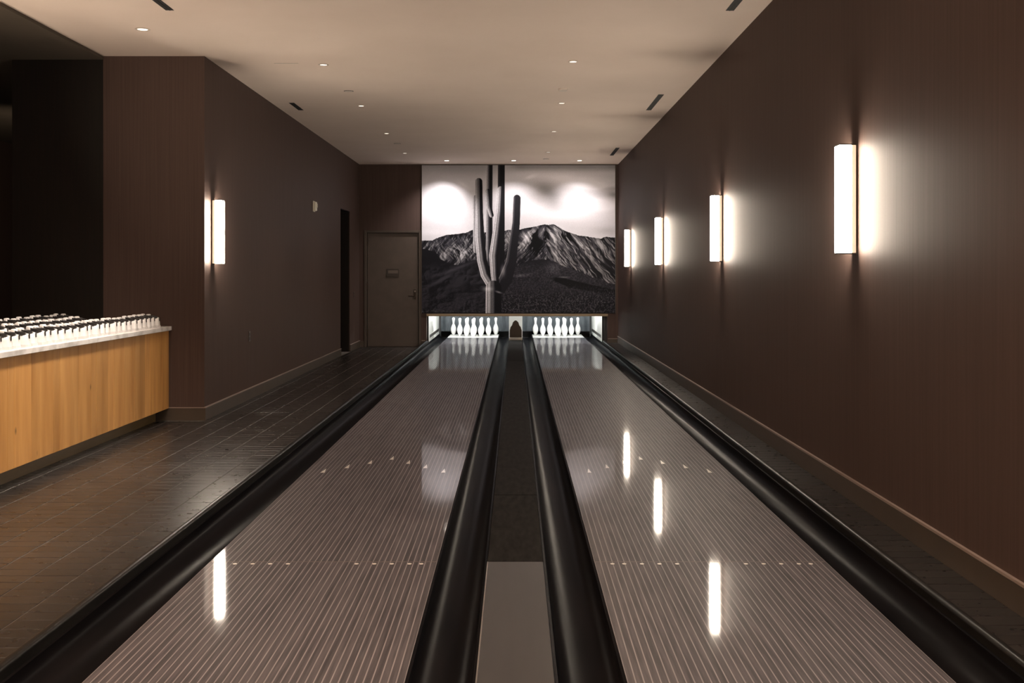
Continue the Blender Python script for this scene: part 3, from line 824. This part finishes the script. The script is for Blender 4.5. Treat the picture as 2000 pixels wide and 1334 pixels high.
# saguaro: arms as capsules lit from the left
def arm(path, lit=2.3, edge=.35, ribs=5, base=.008, bright=.42, dark_top=0.0, terminator=0.0):
    global img
    P = np.array(path, float)
    best = np.full(U.shape, 1e9); side = np.zeros(U.shape); rad = np.zeros(U.shape)
    for (x0, y0, r0), (x1, y1, r1_) in zip(P, P[1:]):
        dx, dy = x1 - x0, y1 - y0; l2 = dx * dx + dy * dy
        t_ = np.clip(((U - x0) * dx + (Vv - y0) * dy) / l2, 0, 1)
        px, py = x0 + t_ * dx, y0 + t_ * dy
        d_ = np.hypot(U - px, Vv - py); rr = r0 + (r1_ - r0) * t_
        nd = d_ / rr
        m_ = nd < best
        l = math.sqrt(l2)
        s_ = ((U - px) * dy - (Vv - py) * dx) / l / rr        # >0 on the right when going down
        best = np.where(m_, nd, best); side = np.where(m_, s_, side)
    m_ = best < 1
    ang = np.arcsin(np.clip(side, -1, 1))
    lam = np.clip(np.cos(ang + 1.15 + terminator), 0, 1)
    rib = .68 + .32 * np.cos(ang * ribs * 2.2)
    spn = .75 + .5 * vnoise(U / 3.5, Vv / 3.5, 201)
    val = base + bright * lit * lam ** 1.4 * rib * spn
    if dark_top: val *= 1 - dark_top * sstep(450, 150, Vv)
    a_ = sstep(1.0, .93, best)
    img = np.where(m_, img * (1 - a_) + val * a_, img)
arm([(604, -40, 28), (604, 380, 27), (602, 700, 30), (600, 1000, 34)], bright=.30, terminator=.35, base=.008)
arm([(708, -40, 31), (706, 500, 32), (700, 900, 34), (690, 1010, 40)], bright=.03, terminator=.6, base=.008)
arm([(478, 300, 16), (478, 520, 18), (484, 760, 20)], bright=.35, base=.02)
arm([(588, 250, 22), (600, 380, 24), (622, 455, 20)], bright=.42, terminator=.1)
arm([(843, 312, 33), (836, 520, 34), (812, 700, 40), (792, 860, 48), (745, 1000, 60), (690, 1090, 52)], bright=.16, terminator=.85, base=.014)
arm([(512, 168, 32), (514, 420, 35), (520, 640, 42), (540, 840, 44), (572, 960, 46), (640, 1070, 48)], bright=.42, dark_top=.55, terminator=.05)
arm([(700, 232, 24), (690, 420, 32), (668, 620, 40), (644, 800, 44), (650, 960, 36), (662, 1080, 30)], bright=.40, terminator=-.05)
arm([(640, 1080, 70), (640, 1360, 72)], bright=.36, terminator=.25)
img += .30 * gs(590, 1085, 34, 16) + .22 * gs(683, 1112, 22, 6, .3) + .16 * gs(722, 930, 16, 36)
# grain, tint
img = np.clip(img * (.94 + .12 * np.random.RandomState(9).rand(NV, NU)), .004, .92)
tint = np.stack([img * .97, img * .94, img * 1.0], -1)
lowm = sstep(.12, .02, img)[..., None]
tint = tint * (1 - lowm) + lowm * np.stack([img, img * .95, img * 1.2], -1)
rgba = np.concatenate([tint, np.ones(img.shape + (1,))], -1).astype(np.float32)

mur = empty('mural_picture', (0, YB, 0), 'large black and white photo mural of a tall saguaro cactus before desert mountains', 'mural')
boxes('panel', [(MX0, MX1, -.020, 0, MZ0, MZ1)], M['black'], mur, .002)
boxes('edge_trim', [(MX0 - .012, MX0 - .001, -.024, 0, MZ0, MZ1), (MX1 + .001, MX1 + .012, -.024, 0, MZ0, MZ1), (MX0 - .012, MX1 + .012, -.024, 0, MZ1, MZ1 + .010)], M['doorframe'], mur)
xx = np.linspace(MX0 + .003, MX1 - .003, NU); zz = np.linspace(MZ0 + .003, MZ1 - .003, NV)
XX, ZZ = np.meshgrid(xx, zz)
co = np.stack([XX, np.full(XX.shape, -.0212), ZZ], -1).reshape(-1, 3).astype(np.float32)
idx = np.arange(NU * NV).reshape(NV, NU)
quads = np.stack([idx[:-1, :-1], idx[:-1, 1:], idx[1:, 1:], idx[1:, :-1]], -1).reshape(-1, 4)
me = bpy.data.meshes.new('print')
me.vertices.add(len(co)); me.vertices.foreach_set('co', co.ravel())
me.loops.add(quads.size); me.loops.foreach_set('vertex_index', quads.ravel().astype(np.int32))
me.polygons.add(len(quads)); me.polygons.foreach_set('loop_start', np.arange(0, quads.size, 4, dtype=np.int32))
me.update(calc_edges=True)
ca = me.color_attributes.new('print_ink', 'FLOAT_COLOR', 'POINT')
ca.data.foreach_set('color', rgba.reshape(-1))
pm = mat('mural_print', rough=.6, ior=1.2)
N, L, b = nodes(pm)
at = N.new('ShaderNodeVertexColor'); at.layer_name = 'print_ink'; L.new(at.outputs['Color'], b.inputs['Base Color'])
link('print', me, pm, mur)
